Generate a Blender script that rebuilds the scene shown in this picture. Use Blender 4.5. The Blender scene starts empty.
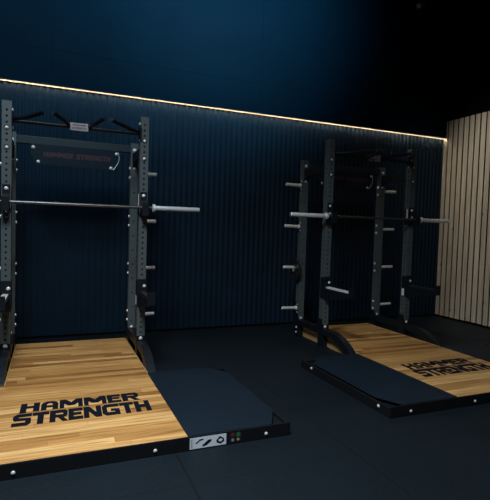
import bpy, bmesh, math, random
from mathutils import Vector, Matrix
random.seed(4)
S = bpy.context.scene
C = S.collection
PI = math.pi

# ------------------------------------------------------------------ materials
def mat(name, col, rough=.5, metal=0., spec=.5, noise=0., nscale=8., bump=0., bscale=60., coat=0.):
    m = bpy.data.materials.new(name); m.use_nodes = True
    nt = m.node_tree; b = nt.nodes['Principled BSDF']
    b.inputs['Base Color'].default_value = (*col, 1)
    b.inputs['Roughness'].default_value = rough
    b.inputs['Metallic'].default_value = metal
    b.inputs['Specular IOR Level'].default_value = spec
    b.inputs['Coat Weight'].default_value = coat
    tc = nt.nodes.new('ShaderNodeTexCoord')
    if noise:
        n = nt.nodes.new('ShaderNodeTexNoise'); n.inputs['Scale'].default_value = nscale
        n.inputs['Detail'].default_value = 5
        r = nt.nodes.new('ShaderNodeValToRGB')
        r.color_ramp.elements[0].position = .3; r.color_ramp.elements[1].position = .7
        r.color_ramp.elements[0].color = (*[c*(1-noise) for c in col], 1)
        r.color_ramp.elements[1].color = (*[c*(1+noise) for c in col], 1)
        nt.links.new(tc.outputs['Object'], n.inputs['Vector'])
        nt.links.new(n.outputs['Fac'], r.inputs['Fac'])
        nt.links.new(r.outputs['Color'], b.inputs['Base Color'])
    if bump:
        n = nt.nodes.new('ShaderNodeTexNoise'); n.inputs['Scale'].default_value = bscale
        bp = nt.nodes.new('ShaderNodeBump'); bp.inputs['Strength'].default_value = bump
        bp.inputs['Distance'].default_value = .002
        nt.links.new(tc.outputs['Object'], n.inputs['Vector'])
        nt.links.new(n.outputs['Fac'], bp.inputs['Height'])
        nt.links.new(bp.outputs['Normal'], b.inputs['Normal'])
    return m

def math_node(nt, op, a, b=None):
    n = nt.nodes.new('ShaderNodeMath'); n.operation = op
    for i, v in enumerate((a, b)):
        if v is None: continue
        if isinstance(v, (int, float)): n.inputs[i].default_value = v
        else: nt.links.new(v, n.inputs[i])
    return n.outputs[0]

def mix_col(nt, fac, a, b, mode='MIX'):
    n = nt.nodes.new('ShaderNodeMix'); n.data_type = 'RGBA'; n.blend_type = mode
    for k, v in ((0, fac), (6, a), (7, b)):
        if isinstance(v, (int, float)): n.inputs[k].default_value = v
        elif isinstance(v, tuple): n.inputs[k].default_value = (*v, 1)
        else: nt.links.new(v, n.inputs[k])
    return n.outputs[2]

def wood_planks(name, plank_w, plank_l, c1, c2, c3, rough=.38, along='X'):
    """strips of laminated timber running along X, staggered, each its own tone, fine grain"""
    m = bpy.data.materials.new(name); m.use_nodes = True
    nt = m.node_tree; b = nt.nodes['Principled BSDF']
    tc = nt.nodes.new('ShaderNodeTexCoord')
    sep = nt.nodes.new('ShaderNodeSeparateXYZ'); nt.links.new(tc.outputs['Object'], sep.inputs[0])
    u, v = (sep.outputs[0], sep.outputs[1])
    row = math_node(nt, 'FLOOR', math_node(nt, 'DIVIDE', v, plank_w))
    wn = nt.nodes.new('ShaderNodeTexWhiteNoise'); wn.noise_dimensions = '1D'
    nt.links.new(row, wn.inputs['W'])
    us = math_node(nt, 'ADD', math_node(nt, 'DIVIDE', u, plank_l), math_node(nt, 'MULTIPLY', wn.outputs['Value'], 7.3))
    colm = math_node(nt, 'FLOOR', us)
    cmb = nt.nodes.new('ShaderNodeCombineXYZ'); nt.links.new(row, cmb.inputs[0]); nt.links.new(colm, cmb.inputs[1])
    w2 = nt.nodes.new('ShaderNodeTexWhiteNoise'); w2.noise_dimensions = '2D'; nt.links.new(cmb.outputs[0], w2.inputs['Vector'])
    r = nt.nodes.new('ShaderNodeValToRGB'); e = r.color_ramp.elements
    e[0].color = (*c1, 1); e[1].color = (*c3, 1); n_ = e.new(.5); n_.color = (*c2, 1)
    nt.links.new(w2.outputs['Value'], r.inputs['Fac'])
    mp = nt.nodes.new('ShaderNodeMapping'); mp.inputs['Scale'].default_value = (1.5, 38, 1)
    nt.links.new(tc.outputs['Object'], mp.inputs['Vector'])
    gn = nt.nodes.new('ShaderNodeTexNoise'); gn.inputs['Scale'].default_value = 1.6
    gn.inputs['Detail'].default_value = 8; gn.inputs['Distortion'].default_value = .6
    nt.links.new(mp.outputs[0], gn.inputs['Vector'])
    gr = nt.nodes.new('ShaderNodeValToRGB'); gr.color_ramp.elements[0].position = .34; gr.color_ramp.elements[1].position = .56
    gr.color_ramp.elements[0].color = (.42, .34, .26, 1); gr.color_ramp.elements[1].color = (1.05, 1.05, 1.05, 1)
    nt.links.new(gn.outputs['Fac'], gr.inputs['Fac'])
    col = mix_col(nt, .8, r.outputs['Color'], gr.outputs['Color'], 'MULTIPLY')
    # seams
    fv = math_node(nt, 'FRACT', math_node(nt, 'DIVIDE', v, plank_w))
    s1 = math_node(nt, 'LESS_THAN', fv, .02)
    fu = math_node(nt, 'FRACT', us)
    s2 = math_node(nt, 'LESS_THAN', fu, .0015)
    sm = math_node(nt, 'MULTIPLY', math_node(nt, 'MAXIMUM', s1, s2), .5)
    col = mix_col(nt, sm, col, (.08, .04, .02))
    nt.links.new(col, b.inputs['Base Color'])
    b.inputs['Roughness'].default_value = rough
    bp = nt.nodes.new('ShaderNodeBump'); bp.inputs['Strength'].default_value = .15; bp.inputs['Distance'].default_value = .001
    nt.links.new(gn.outputs['Fac'], bp.inputs['Height']); nt.links.new(bp.outputs['Normal'], b.inputs['Normal'])
    return m

def slat_wood(name):
    """pale larch boards standing upright, each board its own tone, knots and vertical grain"""
    m = bpy.data.materials.new(name); m.use_nodes = True
    nt = m.node_tree; b = nt.nodes['Principled BSDF']
    tc = nt.nodes.new('ShaderNodeTexCoord')
    sep = nt.nodes.new('ShaderNodeSeparateXYZ'); nt.links.new(tc.outputs['Object'], sep.inputs[0])
    row = math_node(nt, 'FLOOR', math_node(nt, 'DIVIDE', sep.outputs[1], .1))
    wn = nt.nodes.new('ShaderNodeTexWhiteNoise'); wn.noise_dimensions = '1D'; nt.links.new(row, wn.inputs['W'])
    r = nt.nodes.new('ShaderNodeValToRGB'); e = r.color_ramp.elements
    e[0].color = (.50, .43, .33, 1); e[1].color = (.70, .62, .49, 1)
    nt.links.new(wn.outputs['Value'], r.inputs['Fac'])
    mp = nt.nodes.new('ShaderNodeMapping'); mp.inputs['Scale'].default_value = (1, 45, 1.3)
    nt.links.new(tc.outputs['Object'], mp.inputs['Vector'])
    gn = nt.nodes.new('ShaderNodeTexNoise'); gn.inputs['Scale'].default_value = 1.5; gn.inputs['Detail'].default_value = 6
    gn.inputs['Distortion'].default_value = .9
    nt.links.new(mp.outputs[0], gn.inputs['Vector'])
    gr = nt.nodes.new('ShaderNodeValToRGB'); gr.color_ramp.elements[0].position = .3; gr.color_ramp.elements[1].position = .65
    gr.color_ramp.elements[0].color = (.55, .5, .45, 1); gr.color_ramp.elements[1].color = (1, 1, 1, 1)
    nt.links.new(gn.outputs['Fac'], gr.inputs['Fac'])
    col = mix_col(nt, .8, r.outputs['Color'], gr.outputs['Color'], 'MULTIPLY')
    mp2 = nt.nodes.new('ShaderNodeMapping'); mp2.inputs['Scale'].default_value = (.1, 9, 5)
    nt.links.new(tc.outputs['Object'], mp2.inputs['Vector'])
    vo = nt.nodes.new('ShaderNodeTexVoronoi'); vo.inputs['Scale'].default_value = .55
    nt.links.new(mp2.outputs[0], vo.inputs['Vector'])
    kn = math_node(nt, 'LESS_THAN', vo.outputs['Distance'], .085)
    col = mix_col(nt, math_node(nt, 'MULTIPLY', kn, .6), col, (.07, .035, .02))
    nt.links.new(col, b.inputs['Base Color'])
    b.inputs['Roughness'].default_value = .6
    return m

def floor_mat():
    """black rubber tiles of one metre with faint flecks and darker joints"""
    m = bpy.data.materials.new('rubber_tiles'); m.use_nodes = True
    nt = m.node_tree; b = nt.nodes['Principled BSDF']
    tc = nt.nodes.new('ShaderNodeTexCoord')
    sep = nt.nodes.new('ShaderNodeSeparateXYZ'); nt.links.new(tc.outputs['Object'], sep.inputs[0])
    n = nt.nodes.new('ShaderNodeTexNoise'); n.inputs['Scale'].default_value = 1.2; n.inputs['Detail'].default_value = 4
    nt.links.new(tc.outputs['Object'], n.inputs['Vector'])
    r = nt.nodes.new('ShaderNodeValToRGB')
    r.color_ramp.elements[0].position = .3; r.color_ramp.elements[1].position = .75
    r.color_ramp.elements[0].color = (.0022, .0058, .0092, 1); r.color_ramp.elements[1].color = (.0040, .0088, .0132, 1)
    nt.links.new(n.outputs['Fac'], r.inputs['Fac'])
    n2 = nt.nodes.new('ShaderNodeTexNoise'); n2.inputs['Scale'].default_value = 90; n2.inputs['Detail'].default_value = 2
    nt.links.new(tc.outputs['Object'], n2.inputs['Vector'])
    fl = math_node(nt, 'GREATER_THAN', n2.outputs['Fac'], .67)
    col = mix_col(nt, math_node(nt, 'MULTIPLY', fl, .5), r.outputs['Color'], (.028, .038, .046))
    outs = []
    for k, off in ((0, .68), (1, -3.485)):
        f = math_node(nt, 'FRACT', math_node(nt, 'SUBTRACT', sep.outputs[k], off - .006 - 20))
        outs.append(math_node(nt, 'LESS_THAN', f, .012))
    sm = math_node(nt, 'MAXIMUM', outs[0], math_node(nt, 'MULTIPLY', outs[1], .4))
    col = mix_col(nt, math_node(nt, 'MULTIPLY', sm, .85), col, (.002, .003, .004))
    nt.links.new(col, b.inputs['Base Color'])
    b.inputs['Roughness'].default_value = .62
    b.inputs['Specular IOR Level'].default_value = .2
    bp = nt.nodes.new('ShaderNodeBump'); bp.inputs['Strength'].default_value = .3; bp.inputs['Distance'].default_value = .002
    nt.links.new(n2.outputs['Fac'], bp.inputs['Height']); nt.links.new(bp.outputs['Normal'], b.inputs['Normal'])
    return m

def emis(name, col, s):
    m = bpy.data.materials.new(name); m.use_nodes = True
    b = m.node_tree.nodes['Principled BSDF']
    b.inputs['Base Color'].default_value = (*col, 1)
    b.inputs['Emission Color'].default_value = (*col, 1); b.inputs['Emission Strength'].default_value = s
    return m

def diode_mat():
    """led tape: a row of diodes every 62 mm, dimmer tape between them"""
    m = emis('warm_led_tape', (1., .84, .60), 60); nt = m.node_tree; b = nt.nodes['Principled BSDF']
    tc = nt.nodes.new('ShaderNodeTexCoord'); sep = nt.nodes.new('ShaderNodeSeparateXYZ'); nt.links.new(tc.outputs['Object'], sep.inputs[0])
    f = math_node(nt, 'FRACT', math_node(nt, 'DIVIDE', sep.outputs[0], .053))
    d = math_node(nt, 'LESS_THAN', f, .4)
    nt.links.new(math_node(nt, 'ADD', math_node(nt, 'MULTIPLY', d, 85), 14), b.inputs['Emission Strength'])
    return m

M = dict(
    floor=floor_mat(),
    rib=mat('navy_corrugated_metal', (.0085, .0205, .037), .5, 0, .10, .12, 3.),
    upper=mat('navy_smooth_panel', (.0006, .0086, .0185), .7, 0, .04, .10, 1.3),
    ceil=mat('black_ceiling_paint', (.006, .008, .012), .8),
    backing=mat('black_backing_felt', (.0025, .0025, .003), .95, 0, .05),
    slat=slat_wood('pale_upright_boards'),
    steel=mat('charcoal_powder_coat', (.088, .112, .120), .42, .25, .5, .06, 12., .12, 220.),
    black=mat('black_powder_coat', (.0065, .0095, .013), .45, 0, .22, 0, 8, .15, 200.),
    rail=mat('black_rail_paint', (.006, .007, .009), .5, 0, .25),
    beam=mat('blue_grey_beam', (.020, .032, .042), .45, 0, .3),
    panel=mat('dark_navy_panel', (.010, .020, .032), .35, 0, .18),
    plastic=mat('black_plastic', (.010, .011, .013), .5),
    chrome=mat('brushed_chrome', (.85, .84, .81), .38, .35, .5, .06, 40.),
    bar=mat('worn_steel_shaft', (.12, .125, .13), .34, .8, .5, .1, 60.),
    sleeve=mat('bright_steel_sleeve', (.82, .88, .90), .36, .45, .5, .04, 40.),
    liner=mat('pale_plastic_liner', (.62, .60, .57), .45, 0, .5, .05, 30.),
    rubber=mat('smooth_rubber_pad', (.0042, .0110, .0195), .6, 0, .22, .10, 2.5, .25, 150.),
    wood=wood_planks('laminated_oak', .068, 1.25, (.29, .125, .033), (.54, .280, .088), (.73, .435, .168)),
    edge=mat('pale_wood_edge', (.50, .31, .13), .45, 0, .4, .12, 20.),
    ink=mat('black_logo_ink', (.004, .006, .012), .8, 0, .1),
    label=mat('pale_blue_grey_label', (.62, .68, .74), .5),
    label_grey=mat('grey_print', (.22, .25, .30), .6),
    red=mat('red_sticker', (.12, .012, .03), .5),
    green=mat('green_sticker', (.02, .13, .04), .5),
    plate=mat('black_cast_plate', (.018, .021, .026), .4, .3, .5, .1, 30.),
    badge=mat('grey_badge', (.34, .30, .32), .4, .3),
    badge_ink=mat('badge_ink', (.07, .06, .08), .5),
    reflection_pink=mat('reflection_pink_lettering', (.075, .035, .045), .3),  # pink of a reflection, put into the letter colour
    led_catch=mat('led_catch_strip', (.16, .145, .12), .6, .0, .2),
    led=diode_mat(),
    lens=mat('dark_glass_lens', (.03, .04, .05), .1, .2),
)

# ------------------------------------------------------------------ mesh helpers
class MB:
    def __init__(s): s.bm = bmesh.new()
    def box(s, x0, x1, y0, y1, z0, z1):
        vs = [s.bm.verts.new(p) for p in ((x0,y0,z0),(x1,y0,z0),(x1,y1,z0),(x0,y1,z0),(x0,y0,z1),(x1,y0,z1),(x1,y1,z1),(x0,y1,z1))]
        for f in ((3,2,1,0),(4,5,6,7),(0,1,5,4),(1,2,6,5),(2,3,7,6),(3,0,4,7)):
            s.bm.faces.new([vs[i] for i in f])
        return s
    def prism(s, pts, axis, a, b):
        """polygon in the plane normal to axis, extruded from a to b"""
        def P(p, t):
            if axis == 'x': return (t, p[0], p[1])
            if axis == 'y': return (p[0], t, p[1])
            return (p[0], p[1], t)
        A = [s.bm.verts.new(P(p, a)) for p in pts]; B = [s.bm.verts.new(P(p, b)) for p in pts]
        n = len(pts)
        s.bm.faces.new(A[::-1]); s.bm.faces.new(B)
        for i in range(n): s.bm.faces.new((A[i], A[(i+1) % n], B[(i+1) % n], B[i]))
        return s
    def lathe(s, prof, origin, direction, n=20):
        """prof: list of (distance along, radius)"""
        d = Vector(direction).normalized(); q = d.to_track_quat('Z', 'Y'); o = Vector(origin)
        rings = []
        for t, r in prof:
            rings.append([s.bm.verts.new(o + q @ Vector((r*math.cos(2*PI*i/n), r*math.sin(2*PI*i/n), t))) for i in range(n)])
        s.bm.faces.new(rings[0][::-1]); s.bm.faces.new(rings[-1])
        for a, b in zip(rings, rings[1:]):
            for i in range(n): s.bm.faces.new((a[i], a[(i+1) % n], b[(i+1) % n], b[i]))
        return s
    def cyl(s, a, b, r, n=16, bev=.0):
        a, b = Vector(a), Vector(b); L = (b-a).length
        if bev: pr = [(0, r-bev), (bev, r), (L-bev, r), (L, r-bev)]
        else: pr = [(0, r), (L, r)]
        return s.lathe(pr, a, b-a, n)
    def tube(s, pts, r, n=12):
        pts = [Vector(p) for p in pts]; rings = []
        for i, p in enumerate(pts):
            t = (pts[min(i+1, len(pts)-1)] - pts[max(i-1, 0)]).normalized()
            q = t.to_track_quat('Z', 'Y')
            rings.append([s.bm.verts.new(p + q @ Vector((r*math.cos(2*PI*k/n), r*math.sin(2*PI*k/n), 0))) for k in range(n)])
        s.bm.faces.new(rings[0][::-1]); s.bm.faces.new(rings[-1])
        for a, b in zip(rings, rings[1:]):
            for i in range(n): s.bm.faces.new((a[i], a[(i+1) % n], b[(i+1) % n], b[i]))
        return s
    def build(s, name, m, parent=None, bevel=0., smooth=False, mesh_only=False):
        bmesh.ops.recalc_face_normals(s.bm, faces=s.bm.faces)
        if bevel:
            es = [e for e in s.bm.edges if len(e.link_faces) == 2 and e.calc_face_angle(0) > .6]
            bmesh.ops.bevel(s.bm, geom=es, offset=bevel, segments=2, affect='EDGES', profile=.6)
        me = bpy.data.meshes.new(name); s.bm.to_mesh(me); s.bm.free()
        for k in (m if isinstance(m, list) else [m]): me.materials.append(k)
        if smooth:
            for p in me.polygons: p.use_smooth = True
            me.set_sharp_from_angle(angle=.7)
        o = bpy.data.objects.new(name, me); C.objects.link(o)
        if parent: o.parent = parent
        return o

def thing(name, label, cat, loc=(0,0,0), group=None):
    o = bpy.data.objects.new(name, None); C.objects.link(o); o.location = loc
    o.empty_display_size = .1
    o['label'] = label; o['category'] = cat
    if group: o['group'] = group
    return o
def struct(o): o['kind'] = 'structure'; return o
def copy(o, parent, loc=(0,0,0), rot=None, scale=None):
    c = o.copy(); C.objects.link(c); c.parent = parent; c.location = loc
    if rot: c.rotation_euler = rot
    if scale: c.scale = scale
    return c

# ------------------------------------------------------------------ the room
XW, ZL, ZW, ZC = 5.736, 2.826, 3.08, 4.80
XMIN = -3.4
struct(MB().box(XMIN, XW+.3, -9, .3, -.1, 0).build('floor', M['floor']))
struct(MB().box(XMIN, XW+.3, -9, .3, ZC, ZC+.1).build('ceiling', M['ceil']))

# corrugated lower wall
mb = MB(); prof = []
x = XMIN
while x < XW:
    prof += [(x+.072*i/10, -.008+.0075*math.sin(2*PI*i/10)-.0015*math.sin(4*PI*i/10)) for i in range(10)]
    x += .072
prof = [p for p in prof if p[0] <= XW]; prof.append((XW+.02, 0.))
z0, z1 = 0., 2.93
lo = [mb.bm.verts.new((a, b, z0)) for a, b in prof]; hi = [mb.bm.verts.new((a, b, z1)) for a, b in prof]
for i in range(len(prof)-1): mb.bm.faces.new((lo[i], lo[i+1], hi[i+1], hi[i]))
bl = [mb.bm.verts.new((a, .1, z)) for a in (prof[0][0], prof[-1][0]) for z in (z0, z1)]
mb.bm.faces.new((bl[0], bl[2], bl[3], bl[1]))
mb.bm.faces.new([*lo, bl[2], bl[0]]); mb.bm.faces.new([*hi[::-1], bl[1], bl[3]])
mb.bm.faces.new((lo[0], hi[0], bl[1], bl[0])); mb.bm.faces.new((lo[-1], bl[2], bl[3], hi[-1]))
wb = struct(mb.build('wall_back', M['rib'], smooth=True))

# smooth upper wall stands 6 cm proud, hanging lip hides the led strip; panel joints are real gaps
mb = MB()
LIP = 2.812
xs = [XMIN, -2.52, 0.0, 2.52, XW+.02]
for a, b in zip(xs, xs[1:]):
    for (za, zb) in ((LIP+.014, 3.20), (3.202, ZC)):
        mb.box(a+.0012, b-.0012, -.060, -.0215, za, zb)
mb.box(XMIN, XW+.02, -.05, -.0212, 2.96, ZC)
mb.box(XMIN, XW+.02, -.0212, .1, 2.94, ZC)
struct(mb.build('trim_1', M['upper']))
struct(MB().box(XMIN, XW+.02, -.062, -.054, LIP, LIP+.013).build('trim_2', M['upper']))

# led strip under the upper wall
struct(MB().box(XMIN, XW-.001, -.0255, -.0205, LIP-.006, LIP+.0138).build('trim_4', M['led_catch']))  # added strip that catches the led light as one continuous bright line
led = MB().box(XMIN, XW-.005, -.046, -.040, LIP+.0065, LIP+.0139).build('led_strip', M['led'])
led['label'] = 'long warm white LED strip glowing along the back wall under the smooth upper panels'
led['category'] = 'light strip'

struct(MB().box(XMIN, XW, -.026, -.0205, .0, .025).build('baseboard_back', M['backing']))

# right wall: black backing with upright pale boards
struct(MB().box(XW+.0101, XW+.3, -9, .3, 0, ZC).build('wall_right', M['backing']))
mb = MB(); y = -.002
while y > -6:
    mb.box(XW, XW+.010, y-.078, y-.002, .03+random.uniform(-.004, .004), ZW)
    y -= .1
struct(mb.build('trim_3', M['slat']))

# ------------------------------------------------------------------ shared little meshes
def small_bolt(name='bolt', r=.013, h=.012):
    mb = MB(); mb.lathe([(0, r*1.35), (.002, r*1.35), (.0021, r), (h*.7, r), (h, r*.6)], (0,0,0), (0,-1,0), 12)
    return mb
bolt_mesh = None
def bolt(parent, loc, rot=(0,0,0), sc=1.):
    """bolt head facing -y by default"""
    global bolt_mesh
    if bolt_mesh is None:
        o = small_bolt().build('bolt', M['chrome'], parent, smooth=True); bolt_mesh = o.data
    else:
        o = bpy.data.objects.new('bolt', bolt_mesh); C.objects.link(o); o.parent = parent
    o.location = loc; o.rotation_euler = rot; o.scale = (sc,)*3
    return o
FX = {'-y': (0,0,0), '+x': (0,0,PI/2), '-x': (0,0,-PI/2), '+y': (0,0,PI)}

W = .0381
def perforated_post(z0, z1, pitch, zfirst, yhalf=W, r=.0095):
    """square tube with real round holes down all four faces, hollow inside"""
    mb = MB(); bm = mb.bm
    n = int((z1-z0-.04)/pitch)
    zs = [zfirst + i*pitch for i in range(n+1) if zfirst+i*pitch < z1-.03]
    N = 12
    def face(T, cx):
        # T maps (u,z,depth) to xyz
        cuts = [z0] + [z + pitch/2 for z in zs[:-1]] + [z1]
        cuts = [z0] + [ (a+b)/2 for a, b in zip(zs, zs[1:]) ] + [z1]
        for z, ca, cb in zip(zs, cuts, cuts[1:]):
            corners = [bm.verts.new(T(u, zz, 0)) for u, zz in ((W, cb), (-W, cb), (-W, ca), (W, ca))]
            ring = [bm.verts.new(T(r*math.cos(2*PI*i/N+PI/4), z+r*math.sin(2*PI*i/N+PI/4), 0)) for i in range(N)]
            ring2 = [bm.verts.new(T(r*math.cos(2*PI*i/N+PI/4), z+r*math.sin(2*PI*i/N+PI/4), .005)) for i in range(N)]
            for k in range(4):
                arc = [ring[(k*3+j) % N] for j in range(4)]
                bm.faces.new([corners[k], corners[(k+1) % 4]] + arc[::-1])
            for i in range(N): bm.faces.new((ring[i], ring[(i+1) % N], ring2[(i+1) % N], ring2[i]))
    face(lambda u, z, d: (u, -W+d, z), 0)
    face(lambda u, z, d: (-u, W-d, z), 0)
    face(lambda u, z, d: (W-d, u, z), 0)
    face(lambda u, z, d: (-W+d, -u, z), 0)
    for z in (z0, z1):
        bm.faces.new([bm.verts.new(p) for p in ((-W,-W,z),(W,-W,z),(W,W,z),(-W,W,z))])
    bmesh.ops.remove_doubles(bm, verts=bm.verts, dist=.00005)
    return mb

# ------------------------------------------------------------------ logo lettering cut as stroke polygons
def letter_polys(ch):
    """strokes in a unit cell: x 0..1, y 0..1; heavy poster letters"""
    V, H = .33, .27
    R = lambda x0, y0, x1, y1: [(x0,y0),(x1,y0),(x1,y1),(x0,y1)]
    if ch == 'H': return [R(0,0,V,1), R(1-V,0,1,1), R(V,.40,1-V,.40+H)]
    if ch == 'h': return [R(0,-.10,V,1), R(1-V,0,1,1), R(V,.40,1-V,.40+H)]
    if ch == 'A': return [[(0,0),(V,0),(V,.62),(V+.06,.76),(V,1),(.12,.9),(0,.68)], [(1,0),(1,.68),(.88,.9),(1-V,1),(1-V-.06,.76),(1-V,.62),(1-V,0)], R(V-.01,.76,1-V+.01,1), R(V,.28,1-V,.28+H*.9)]
    if ch == 'M': return [R(0,0,.2,.9), [(0,.8),(.0,1),(.27,1),(.5,.62),(.5,.25),(.36,.25)], [(1,.8),(1,1),(.73,1),(.5,.62),(.5,.25),(.64,.25)], R(.8,0,1,.9)]
    if ch == 'E': return [R(0,0,V+.03,1), R(V,0,1,H), R(V,.40,.9,.40+H*.85), R(V,1-H,1,1)]
    if ch == 'R': return [R(0,0,V,1), R(V,1-H,.82,1), [(.74,.36),(.88,.36),(1,.5),(1,.86),(.86,1),(.74,1)], R(V,.36,.8,.36+H*.9), [(.42,.4),(.72,.4),(1.04,0),(.72,0)]]
    if ch == 'S': return [[(.18,1),(1,1),(1,1-H),(.3,1-H),(.3,.62),(.0,.58),(0,.84)], [(0,.60),(.1,.42),(.7,.42),(.9,.42),(1,.58),(.9,.62),(.3,.66)], [(.82,0),(0,0),(0,H),(.7,H),(.7,.42),(1,.5),(1,.16)]]
    if ch == 'T': return [R(0,1-H,1,1), R(.5-V/1.8,0,.5+V/1.8,1-H)]
    if ch == 'N': return [R(0,0,V*.9,1), R(1-V*.9,0,1,1), [(0,1),(.34,1),(1,0),(.66,0)]]
    if ch == 'G': return [[(.2,1),(1,1),(1,1-H),(.34,1-H),(.28,.7),(.28,.3),(.34,H),(1,H),(1,0),(.2,0),(0,.2),(0,.8)], R(.72,0,1,.55), R(.5,.36,.8,.36+H*.8)]
    return []
def word(mb, text, widths, x0, x1, ybase, h, z, gap=.10, lean=.12, th=.0012, plane='xy', y_of=None):
    tot = sum(widths) + gap*(len(widths)-1); sc = (x1-x0)/tot; cx = x0
    for ch, w in zip(text, widths):
        for k, poly in enumerate(letter_polys(ch)):
            pts = [(cx + p[0]*w*sc + lean*h*p[1], ybase + p[1]*h) for p in poly]
            if plane == 'xy':
                mb.prism(pts, 'z', z, z+th+.00004*k)
            else:
                mb.prism(pts, 'y', z-th-.00004*k, z)
        cx += (w+gap)*sc
    return mb

# ------------------------------------------------------------------ power rack
YF, YR = -1.2419, -.690       # centres of the front and rear uprights
HW = .5756
def power_rack(X, label, sticker=True):
    t = thing('power_rack', label, 'power rack', (X, 0, 0), 'power racks with storage pegs')
    # uprights
    fm = perforated_post(.257, 2.3166, .05, .292)
    f0 = fm.build('front_upright', M['steel'], t); f0.location = (-HW, YF, 0)
    copy(f0, t, (HW, YF, 0))
    rm = perforated_post(.215, 2.157, .15, .295, r=.008)
    r0 = rm.build('rear_upright', M['steel'], t); r0.location = (-HW, YR, 0)
    copy(r0, t, (HW, YR, 0))
    for s in (-1, 1):
        x = s*HW
        # caps
        MB().box(x-.039, x+.039, YF-.039, YF+.039, 2.3168, 2.322).build('upright_cap', M['plastic'], t, .001)
        MB().box(x-.039, x+.039, YR-.039, YR+.039, 2.1572, 2.162).build('upright_cap', M['plastic'], t, .001)
        # base rail: straight run then swept foot
        top = [(YR+.05, .213), (YF-.20, .213)]
        n = 8; arc_t, arc_b = [], []
        P0, P1, P2 = Vector((YF-.20, .213)), Vector((YF-.42, .215)), Vector((-1.862, .035))
        Q0, Q1, Q2 = Vector((YF-.16, .145)), Vector((YF-.36, .145)), Vector((-1.785, .0))
        for i in range(n+1):
            u = i/n
            arc_t.append((1-u)**2*P0 + 2*u*(1-u)*P1 + u*u*P2)
            arc_b.append((1-u)**2*Q0 + 2*u*(1-u)*Q1 + u*u*Q2)
        pts = [(YR+.05, .145)] + [(YR+.05, .213)] + [tuple(p) for p in arc_t] + [(-1.862, 0)] + [tuple(p) for p in arc_b[::-1]]
        MB().prism(pts, 'x', x-.0375, x+.0375).build('base_rail', M['black'], t, .003)
        # posts of the base, front and rear, with flat feet
        MB().box(x-.036, x+.036, YF-.040, YF+.055, .006, .144).box(x-.0375, x+.0375, YF-.075, YF+.08, 0, .006).build('base_post', M['black'], t, .002)
        MB().box(x-.0365, x+.0365, YF-.0395, YF+.0395, .2135, .2568).build('upright_socket', M['black'], t, .002)
        MB().box(x-.036, x+.036, YR-.040, YR+.045, .006, .144).box(x-.0375, x+.0375, YR-.06, YR+.06, 0, .006).build('base_post', M['black'], t, .002)
        bolt(t, (x, YF-.041, .235), FX['-y'], 1.0)
        bolt(t, (x, YR-.040, .17+.06), FX['-y'], .9)
        for zz in (.05, .11): bolt(t, (x+s*.0365, YR, zz), FX['+x' if s > 0 else '-x'], .8)
        # gusset plates that hold the uprights on the rail
        for q in (-1, 1):
            xx = x+q*.0405
            MB().prism([(YF-.06,.15),(YF+.09,.15),(YF+.04,.32),(YF-.036,.32)], 'x', xx-.0022, xx+.0022).build('gusset_plate', M['black'], t)
            MB().prism([(YR-.06,.15),(YR+.05,.15),(YR+.036,.28),(YR-.036,.28)], 'x', xx-.0022, xx+.0022).build('gusset_plate', M['black'], t)
        # top side beam joining front and rear
        MB().box(x-.025, x+.025, YF+.0385, YR-.0385, 1.955, 2.045).build('side_beam', M['black'], t, .003)
        for yy, dy in ((YF+.05, .05), (YR-.05, -.05)):
            MB().prism([(yy-dy*.3, 1.90), (yy+dy*1.4, 1.955), (yy-dy*.3, 1.955)], 'x', x-.022, x+.022).build('gusset_plate', M['black'], t)
        # front face bolts
        for zz in (2.095, 1.930):
            MB().cyl((x, YF-.0382, zz), (x, YF-.0415, zz), .022, 18).build('washer', M['plastic'], t)
            bolt(t, (x, YF-.0415, zz), FX['-y'], .78)
        bolt(t, (x-s*.0382, YF, 2.255), FX['-x' if s > 0 else '+x'], .9)
        bolt(t, (x-s*.0382, YF, 2.105), FX['-x' if s > 0 else '+x'], .9)
        bolt(t, (x, YR-.0385, 2.085), FX['-y'], 1.1)
        bolt(t, (x, YR-.0385, 1.90), FX['-y'], .9)
        # storage pegs on the rear uprights with their bolts inside
        for zz in (1.85, 1.35, .85, .35):
            pg = MB().box(x+s*.0385 if s > 0 else x-.0445, x+.0445 if s > 0 else x-.0385, YR-.036, YR+.036, zz-.065, zz+.065) \
                .build('storage_peg', M['black'], t, .001)
            MB().lathe([(0, .028), (.012, .028), (.013, .019), (.19, .019), (.196, .019), (.200, .016)], (x+s*.0447, YR, zz), (s, 0, .02), 20).build('chrome_sleeve', M['chrome'], pg, smooth=True)
            for dz in (-.048, .048):
                bolt(t, (x-s*.0382, YR, zz+dz), FX['-x' if s > 0 else '+x'], 1.0)
                bolt(t, (x+s*.0447, YR-.022, zz+dz), FX['+x' if s > 0 else '-x'], .6)
        # j hook
        j = MB().box(x-.031, x+.031, YF-.0455, YF-.0385, 1.41, 1.620).box(x-.030, x+.030, YF-.150, YF-.046, 1.395, 1.452) \
            .box(x-.030, x+.030, YF-.162, YF-.146, 1.395, 1.515)
        j.box(x-s*.0390-.002, x-s*.0390+.002, YF-.0455, YF+.03, 1.41, 1.60)
        j = j.build('j_hook', M['black'], t, .002)
        MB().box(x-.028, x+.028, YF-.144, YF-.047, 1.4525, 1.4575).box(x-.028, x+.028, YF-.0525, YF-.046, 1.458, 1.54).build('hook_liner', M['plastic'], j)
        if s > 0:
            MB().box(x-.0455, x-.0415, YF-.03, YF-.005, 1.49, 1.60).build('liner_edge', M['liner'], j)
        bolt(t, (x, YF-.046, 1.585), FX['-y'], .9); bolt(t, (x, YF-.046, 1.502), FX['-y'], .9)
        # spotter arm
        a = MB()
        a.box(x-.040, x+.040, YF-.052, YF-.0385, .545, .800)                         # mounting plate
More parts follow.
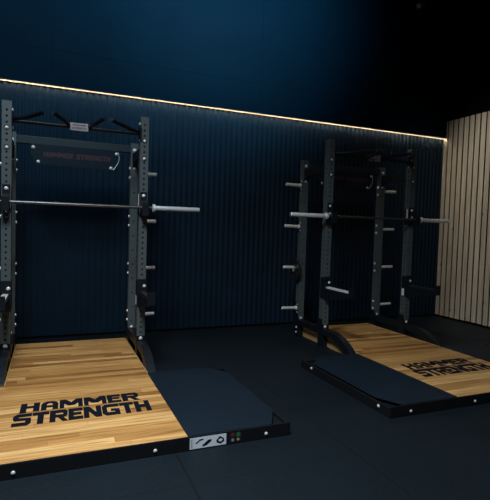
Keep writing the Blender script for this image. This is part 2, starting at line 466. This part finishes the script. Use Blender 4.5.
        a.box(x-.046, x-.0395, YF-.052, YF+.02, .56, .79).box(x+.0395, x+.046, YF-.052, YF+.02, .56, .79)
        a.prism([(YF-.05,.67),(YF-.05,.55),(YF-.10,.545),(YF-.50,.625),(YF-.50,.67)], 'x', x-.033, x+.033)
        a.box(x-.034, x+.034, YF-.515, YF-.500, .625, .735)                           # raised end lip
        a = a.build('spotter_arm', M['black'], t, .002)
        MB().box(x-.024, x+.024, YF-.498, YF-.06, .6705, .690).build('arm_liner', M['liner'] if s < 0 else M['plastic'], a, .003)
        bolt(t, (x+.022, YF-.053, .735), FX['-y'], .9)
        if s > 0: MB().box(x-.0475, x-.0462, YF-.03, YF+.012, .555, .64).build('white_tag', M['label'], a)['label'] = 'small white warning tag'
    OUT = {-1: -.280, 1: .228}; INN = {-1: -.215, 1: .170}
    # pull-up bar with angled grips and name plate
    pb = MB().cyl((-HW+.038, YF+.0, 2.165), (HW-.038, YF+.0, 2.165), .0165, 14)
    pb = pb.build('pull_up_bar', M['black'], t, smooth=True)
    for s in (-1, 1):
        MB().box(s*(HW-.040)-.004, s*(HW-.040)+.004, YF-.07, YF+.035, 2.10, 2.23).build('bar_bracket', M['black'], pb, .001)
        MB().tube([(s*(HW-.045), YF-.05, 2.17), (s*.44, YF-.12, 2.172), (OUT[s], YF-.43, 2.172)], .0165).build('angled_grip', M['black'], pb, smooth=True)
        MB().tube([(s*.085, YF-.012, 2.168), (s*.105, YF-.14, 2.172), (INN[s], YF-.45, 2.172)], .0165).build('angled_grip', M['black'], pb, smooth=True)
        for (gx, gy) in ((OUT[s], YF-.43), (INN[s], YF-.45)):
            MB().cyl((gx, gy, 2.172), (gx+(-s if abs(gx) > .22 else s)*.004, gy-.008, 2.172), .0168, 12).build('grip_end_cap', M['plate'], pb)
    pl = MB().box(-.080, .072, YF-.052, YF-.045, 2.125, 2.190).box(-.03, .03, YF-.046, YF-.01, 2.15, 2.175).build('name_plate', M['badge'], pb, .001)
    pi = MB()
    word(pi, 'hAMMER', (1, 1, 1.3, 1.3, .85, 1), -.060, .052, 2.164, .016, YF-.0522, plane='xz', th=.0008)
    word(pi, 'STRENGTH', (1, .95, 1, .9, 1.05, 1, .95, 1), -.064, .056, 2.136, .018, YF-.0522, plane='xz', th=.0008)
    pi.build('plate_lettering', M['badge_ink'], pl)
    # rear cross beam and sign panel
    MB().box(-HW+.038, HW-.038, YR-.026, YR+.026, 2.062, 2.135).build('rear_beam', M['beam'], t, .003)
    pts = [(-.415, 2.062), (.405, 2.062)]
    for i in range(7):
        u = i/6; pts.append((.408 + .02*math.sin(PI*u*.9) - .055*u*u, 2.050 - .185*u))
    pts += [(-.355, 1.868), (-.41, 1.96)]
    sp = MB().prism(pts, 'y', YR-.032, YR-.0265).build('sign_panel', M['panel'], t)
    mb = MB()
    for (a, b) in zip(pts[2:9], pts[3:9]):
        mb.tube([(a[0], YR-.0335, a[1]), (b[0], YR-.0335, b[1])], .003, 8)
    mb.build('rim_highlight', M['chrome'], sp)['label'] = 'painted edge highlight along the curved end of the sign panel'  # chrome tube stands in for light caught on the panel's rounded edge
    for (bx, bz) in ((-.390, 2.03), (-.345, 1.895), (.392, 2.03), (.338, 1.883)): bolt(t, (bx, YR-.0325, bz), FX['-y'], .9)
    word(MB(), 'HAMMER', (1, 1, 1.3, 1.3, .85, 1), -.30, -.03, 1.945, .050, YR-.0322, plane='xz').build('sign_lettering', M['reflection_pink'], sp)
    word(MB(), 'STRENGTH', (1, .95, 1, .9, 1.05, 1, .95, 1), .0, .33, 1.945, .050, YR-.0322, plane='xz').build('sign_lettering', M['reflection_pink'], sp)
    return t

# ------------------------------------------------------------------ lifting platform
YP, YM = -3.140, -1.872
ZP = .080
def platform(X, label, wl, wr, rl, rr, half_l, half_r, sticker):
    t = thing('lifting_platform', label, 'lifting platform', (X, 0, 0), 'wood and rubber lifting platforms')
    w = MB().box(wl, wr, YP+.012, YM, 0, ZP).build('wood_deck', M['wood'], t, .0015)
    MB().box(rl, rr, YM+.003, -.60, 0, ZP-.001).build('inner_wood_deck', M['wood'], t, .0015)
    # pale edge strips round the part between the uprights
    MB().box(rl-.008, rl-.0005, YM+.003, -.60, 0, ZP+.002).box(rr+.0005, rr+.008, YM+.003, -.60, 0, ZP+.002) \
        .box(rl-.008, rr+.008, -.5995, -.592, 0, ZP+.002).build('deck_edging', M['edge'], t)
    # front rail
    fr = MB().box(-half_l, half_r, YP, YP+.0115, 0, ZP+.003).build('front_rail', M['rail'], t, .003)
    for s, xx0, xx1 in ((-1, -half_l, wl), (1, wr, half_r)):
        out = xx0 if s < 0 else xx1
        a, b = (out, out+.018) if s < 0 else (out-.018, out)
        MB().box(a, b, YP+.012, YM, 0, ZP-.008).build('side_rail', M['rail'], t, .003)
        ia, ib = (b, wl-.001) if s < 0 else (wr+.001, a)
        MB().box(ia, ib, YM-.045, YM, 0, ZP-.006).build('rear_rail', M['rail'], t, .003)
        # rubber pad, outer corners cut off
        c = .15; y0, y1 = YP+.0125, YM-.006
        o2 = out - s*.014
        inner = wl-.002 if s < 0 else wr+.002
        pts = [(inner, y0), (o2-s*c*.75, y0), (o2-s*.01, y0+c*1.3), (o2-s*.01, y1-c*1.25), (o2-s*c*1.05, y1), (inner, y1)]
        if s < 0: pts = pts[::-1]
        # fill below the pad where the rails do not reach
        q = [(inner, y0), (a if s > 0 else b, y0), (a if s > 0 else b, YM-.046), (inner, YM-.046)]
        if s < 0: q = q[::-1]
        MB().prism(q, 'z', 0, .052).build('pad_tray', M['rail'], t)
        MB().prism(pts, 'z', .053 if 0 else .077, ZP+.006).build('rubber_pad', M['rubber'], t, .003)
        mb_in = [(p[0] - (s*.05 if abs(p[0]-out) < .3 else 0), min(max(p[1], y0+.0), YM-.05)) for p in pts]
        MB().prism(mb_in, 'z', .0525, .0768).build('pad_underlay', M['rail'], t)
        for yy in (-2.06, -3.01): bolt(t, (out, yy, .046), FX['+x' if s > 0 else '-x'], .7)
    for xx in (-1.02, -.39, .335, 1.03): bolt(t, (xx, YP, .034), FX['-y'], .62)
    # lettering
    L = MB(); z = ZP+.0002
    word(L, 'hAMMER', (1.15, 1.05, 1.45, 1.45, .9, 1.15), -.400, .368, -2.452, .152, z, gap=.08, lean=.03)
    word(L, 'STRENGTH', (1.2, 1.1, 1.2, 1., 1.25, 1.25, 1.05, 1.15), -.435, .412, -2.668, .190, z, gap=.05, lean=.03)
    L.build('logo_lettering', M['ink'], w)
    if sticker:
        st = MB().box(.537, .764, YP-.0008, YP, .008, .074).build('instruction_label', M['label'], fr)
        k = MB(); y = YP-.0012
        k.box(.556, .558, y, y+.0003, .010, .072)
        for zz in (.016, .027, .038, .049, .060): k.box(.542, .552, y, y+.0003, zz, zz+.006)
        st2 = k.build('fine_print', M['label_grey'], st)
        k = MB()
        k.prism([(.570,.040),(.600,.062),(.622,.062),(.618,.055),(.600,.052),(.578,.036)], 'y', y, y+.0003)
        k.prism([(.612,.022),(.650,.052),(.672,.052),(.668,.040),(.640,.020),(.618,.016)], 'y', y, y+.0003)
        k.prism([(.700,.040),(.722,.064),(.748,.048),(.752,.030),(.728,.016),(.704,.026)], 'y', y, y+.0003)
        k.build('pictogram', M['ink'], st)
        k = MB(); k.prism([(.712,.038),(.726,.050),(.742,.040),(.728,.028)], 'y', y-.0004, y-.0001); k.build('pictogram_hand', M['label'], st)
        MB().box(.785, .860, YP-.0006, YP, .010, .072).build('round_mark_label', M['plastic'], fr)
        MB().cyl((.806, YP-.0006, .058), (.806, YP-.0012, .058), .012, 16).build('red_mark', M['red'], fr)
        MB().cyl((.842, YP-.0006, .056), (.842, YP-.0012, .056), .014, 16).build('green_mark', M['green'], fr)
        MB().cyl((.806, YP-.0006, .026), (.806, YP-.0012, .026), .009, 16).build('grey_mark', M['label_grey'], fr)
        MB().cyl((.842, YP-.0006, .026), (.842, YP-.0012, .026), .008, 16).build('tan_mark', M['edge'], fr)
    return t

XL, XR = .2276, 3.4296
power_rack(XL, 'dark steel power rack at the left edge, over the brighter wood platform')
power_rack(XR, 'dark steel power rack near the pale board wall, a small plate on its peg')
platform(XL, 'left wood and rubber lifting platform with a picture label on its black front rail',
         -.575, .530, -.528, .528, 1.235, 1.200, True)
platform(XR, 'right wood and rubber lifting platform nearer the pale board wall, in dim light',
         -.562, .543, -.528, .528, 1.205, 1.205, False)

# ------------------------------------------------------------------ barbells
def barbell(X, label):
    y, z = -1.352, 1.4715
    t = thing('barbell', label, 'barbell', (X, y, z), 'barbells racked in the hooks')
    MB().cyl((-.655, 0, 0), (.655, 0, 0), .014, 16).build('shaft', M['bar'], t, smooth=True)
    for s in (-1, 1):
        sl = MB().lathe([(0, .0225), (.419, .0225), (.425, .019)], (s*.675, 0, 0), (s, 0, 0), 24).build('sleeve', M['sleeve'], t, smooth=True)
        MB().lathe([(0, .022), (.004, .036), (.026, .036), (.030, .030)], (s*.645, 0, 0), (s, 0, 0), 24).build('collar', M['sleeve'], sl, smooth=True)
        MB().lathe([(0, .012), (.002, .012)], (s*1.1001, 0, 0), (s, 0, 0), 16).build('end_cap', M['plastic'], sl)
    return t
barbell(XL, 'steel barbell resting across the left power rack')
barbell(XR, 'steel barbell resting across the right power rack, one end against the board wall')

# small plate hanging on the third outer peg of the right rack
wp = thing('weight_plate', 'small round black weight plate hung on a peg of the right power rack', 'weight plate', (XR-HW-.095, YR, .832))
prof = [(-.014, .030), (-.014, .055), (-.007, .060), (-.007, .108), (-.013, .114), (-.013, .136), (-.009, .140),
        (.009, .140), (.013, .136), (.013, .114), (.007, .108), (.007, .060), (.014, .055), (.014, .030)]
mb = MB(); n = 40; rings = []
for tt, r in prof: rings.append([mb.bm.verts.new((tt, r*math.cos(2*PI*i/n), r*math.sin(2*PI*i/n))) for i in range(n)])
for a, b in zip(rings, rings[1:]+rings[:1]):
    for i in range(n): mb.bm.faces.new((a[i], a[(i+1) % n], b[(i+1) % n], b[i]))
mb.build('disc', M['plate'], wp, smooth=True)
mb = MB(); rings = []
for tt, r in ((-.0155, .0215), (-.0155, .0298), (.0155, .0298), (.0155, .0215)):
    rings.append([mb.bm.verts.new((tt, r*math.cos(2*PI*i/n), r*math.sin(2*PI*i/n))) for i in range(n)])
for a, b in zip(rings, rings[1:]+rings[:1]):
    for i in range(n): mb.bm.faces.new((a[i], a[(i+1) % n], b[(i+1) % n], b[i]))
mb.build('hub_ring', M['chrome'], wp, smooth=True)

# spotlight on its ceiling track near the upper right
def spot_fixture(x, y, label):
    t = thing('track_spotlight', label, 'spotlight', (x, y, ZC))
    MB().box(-.32, .32, -.018, .018, -.03, 0).build('track', M['rail'], t, .002)
    MB().cyl((-.02, 0, -.03), (-.02, 0, -.085), .012, 12).build('stem', M['rail'], t)
    MB().lathe([(0, .036), (.02, .042), (.13, .045), (.132, .040)], (.0, 0, -.075), (-.62, -.15, -.55), 20).build('lamp_head', M['steel'], t, smooth=True)
    MB().lathe([(0, .036), (.002, .036)], Vector((0,0,-.075)) + Vector((-.62,-.15,-.55)).normalized()*.1325, (-.62, -.15, -.55), 20).build('lens', M['chrome'], t)
    return t
spot_fixture(5.04, -.17, 'dark spotlight on a ceiling track at the top right of the photo')

# ------------------------------------------------------------------ light
def area(name, loc, target, size, power, col, spread=180, sy=None):
    d = bpy.data.lights.new(name, 'AREA'); d.energy = power; d.color = col; d.size = size
    if sy: d.shape = 'RECTANGLE'; d.size_y = sy
    d.spread = math.radians(spread)
    o = bpy.data.objects.new(name, d); C.objects.link(o); o.location = loc
    o.rotation_euler = (Vector(target)-Vector(loc)).to_track_quat('-Z', 'Y').to_euler()
    return o
def spot(name, loc, target, power, col, angle, blend=1., radius=.2):
    d = bpy.data.lights.new(name, 'SPOT'); d.energy = power; d.color = col
    d.spot_size = math.radians(angle); d.spot_blend = blend; d.shadow_soft_size = radius
    o = bpy.data.objects.new(name, d); C.objects.link(o); o.location = loc
    o.rotation_euler = (Vector(target)-Vector(loc)).to_track_quat('-Z', 'Y').to_euler()
    return o
area('ceiling_panel_light', (-.3, -4.4, 4.3), (.45, -3.7, 0), 1.3, 137, (.84, .93, 1.), 112)
spot('upper_wall_light', (2.1, -2.7, 4.55), (2.0, 0, 4.4), 860, (.36, .82, 1.), 92, 1., .3)
spot('upper_wall_fill_west', (-.5, -3.0, 4.55), (-.3, 0, 4.0), 430, (.42, .80, 1.), 98, 1., .3)  # unseen fill spot, added to lift the left of the upper wall
spot('board_wall_fill', (3.2, -1.1, 4.3), (5.74, -1.2, 1.6), 185, (1., .95, .87), 62, .9, .15)  # added spot without a fixture, brightens the upright boards

w = bpy.data.worlds.new('World'); S.world = w; w.use_nodes = True
w.node_tree.nodes['Background'].inputs[0].default_value = (.35, .6, 1., 1)
w.node_tree.nodes['Background'].inputs[1].default_value = .004

# ------------------------------------------------------------------ camera
cd = bpy.data.cameras.new('Camera'); cam = bpy.data.objects.new('Camera', cd); C.objects.link(cam)
cd.sensor_fit = 'HORIZONTAL'; cd.sensor_width = 36; cd.lens = 466.94/490*36
yaw, pitch, roll = .3956, .0469, .0311
fwd = Vector((math.sin(yaw)*math.cos(pitch), math.cos(yaw)*math.cos(pitch), -math.sin(pitch)))
right = Vector((math.cos(yaw), -math.sin(yaw), 0)); up = right.cross(fwd)
r2 = math.cos(roll)*right + math.sin(roll)*up; u2 = -math.sin(roll)*right + math.cos(roll)*up
mt = Matrix((r2, u2, -fwd)).transposed().to_4x4(); mt.translation = (0, -5.7165, 1.312)
cam.matrix_world = mt; cd.clip_start = .05
S.camera = cam
S.view_settings.view_transform = 'Standard'; S.view_settings.look = 'None'
S.view_settings.exposure = 0.; S.view_settings.gamma = 1
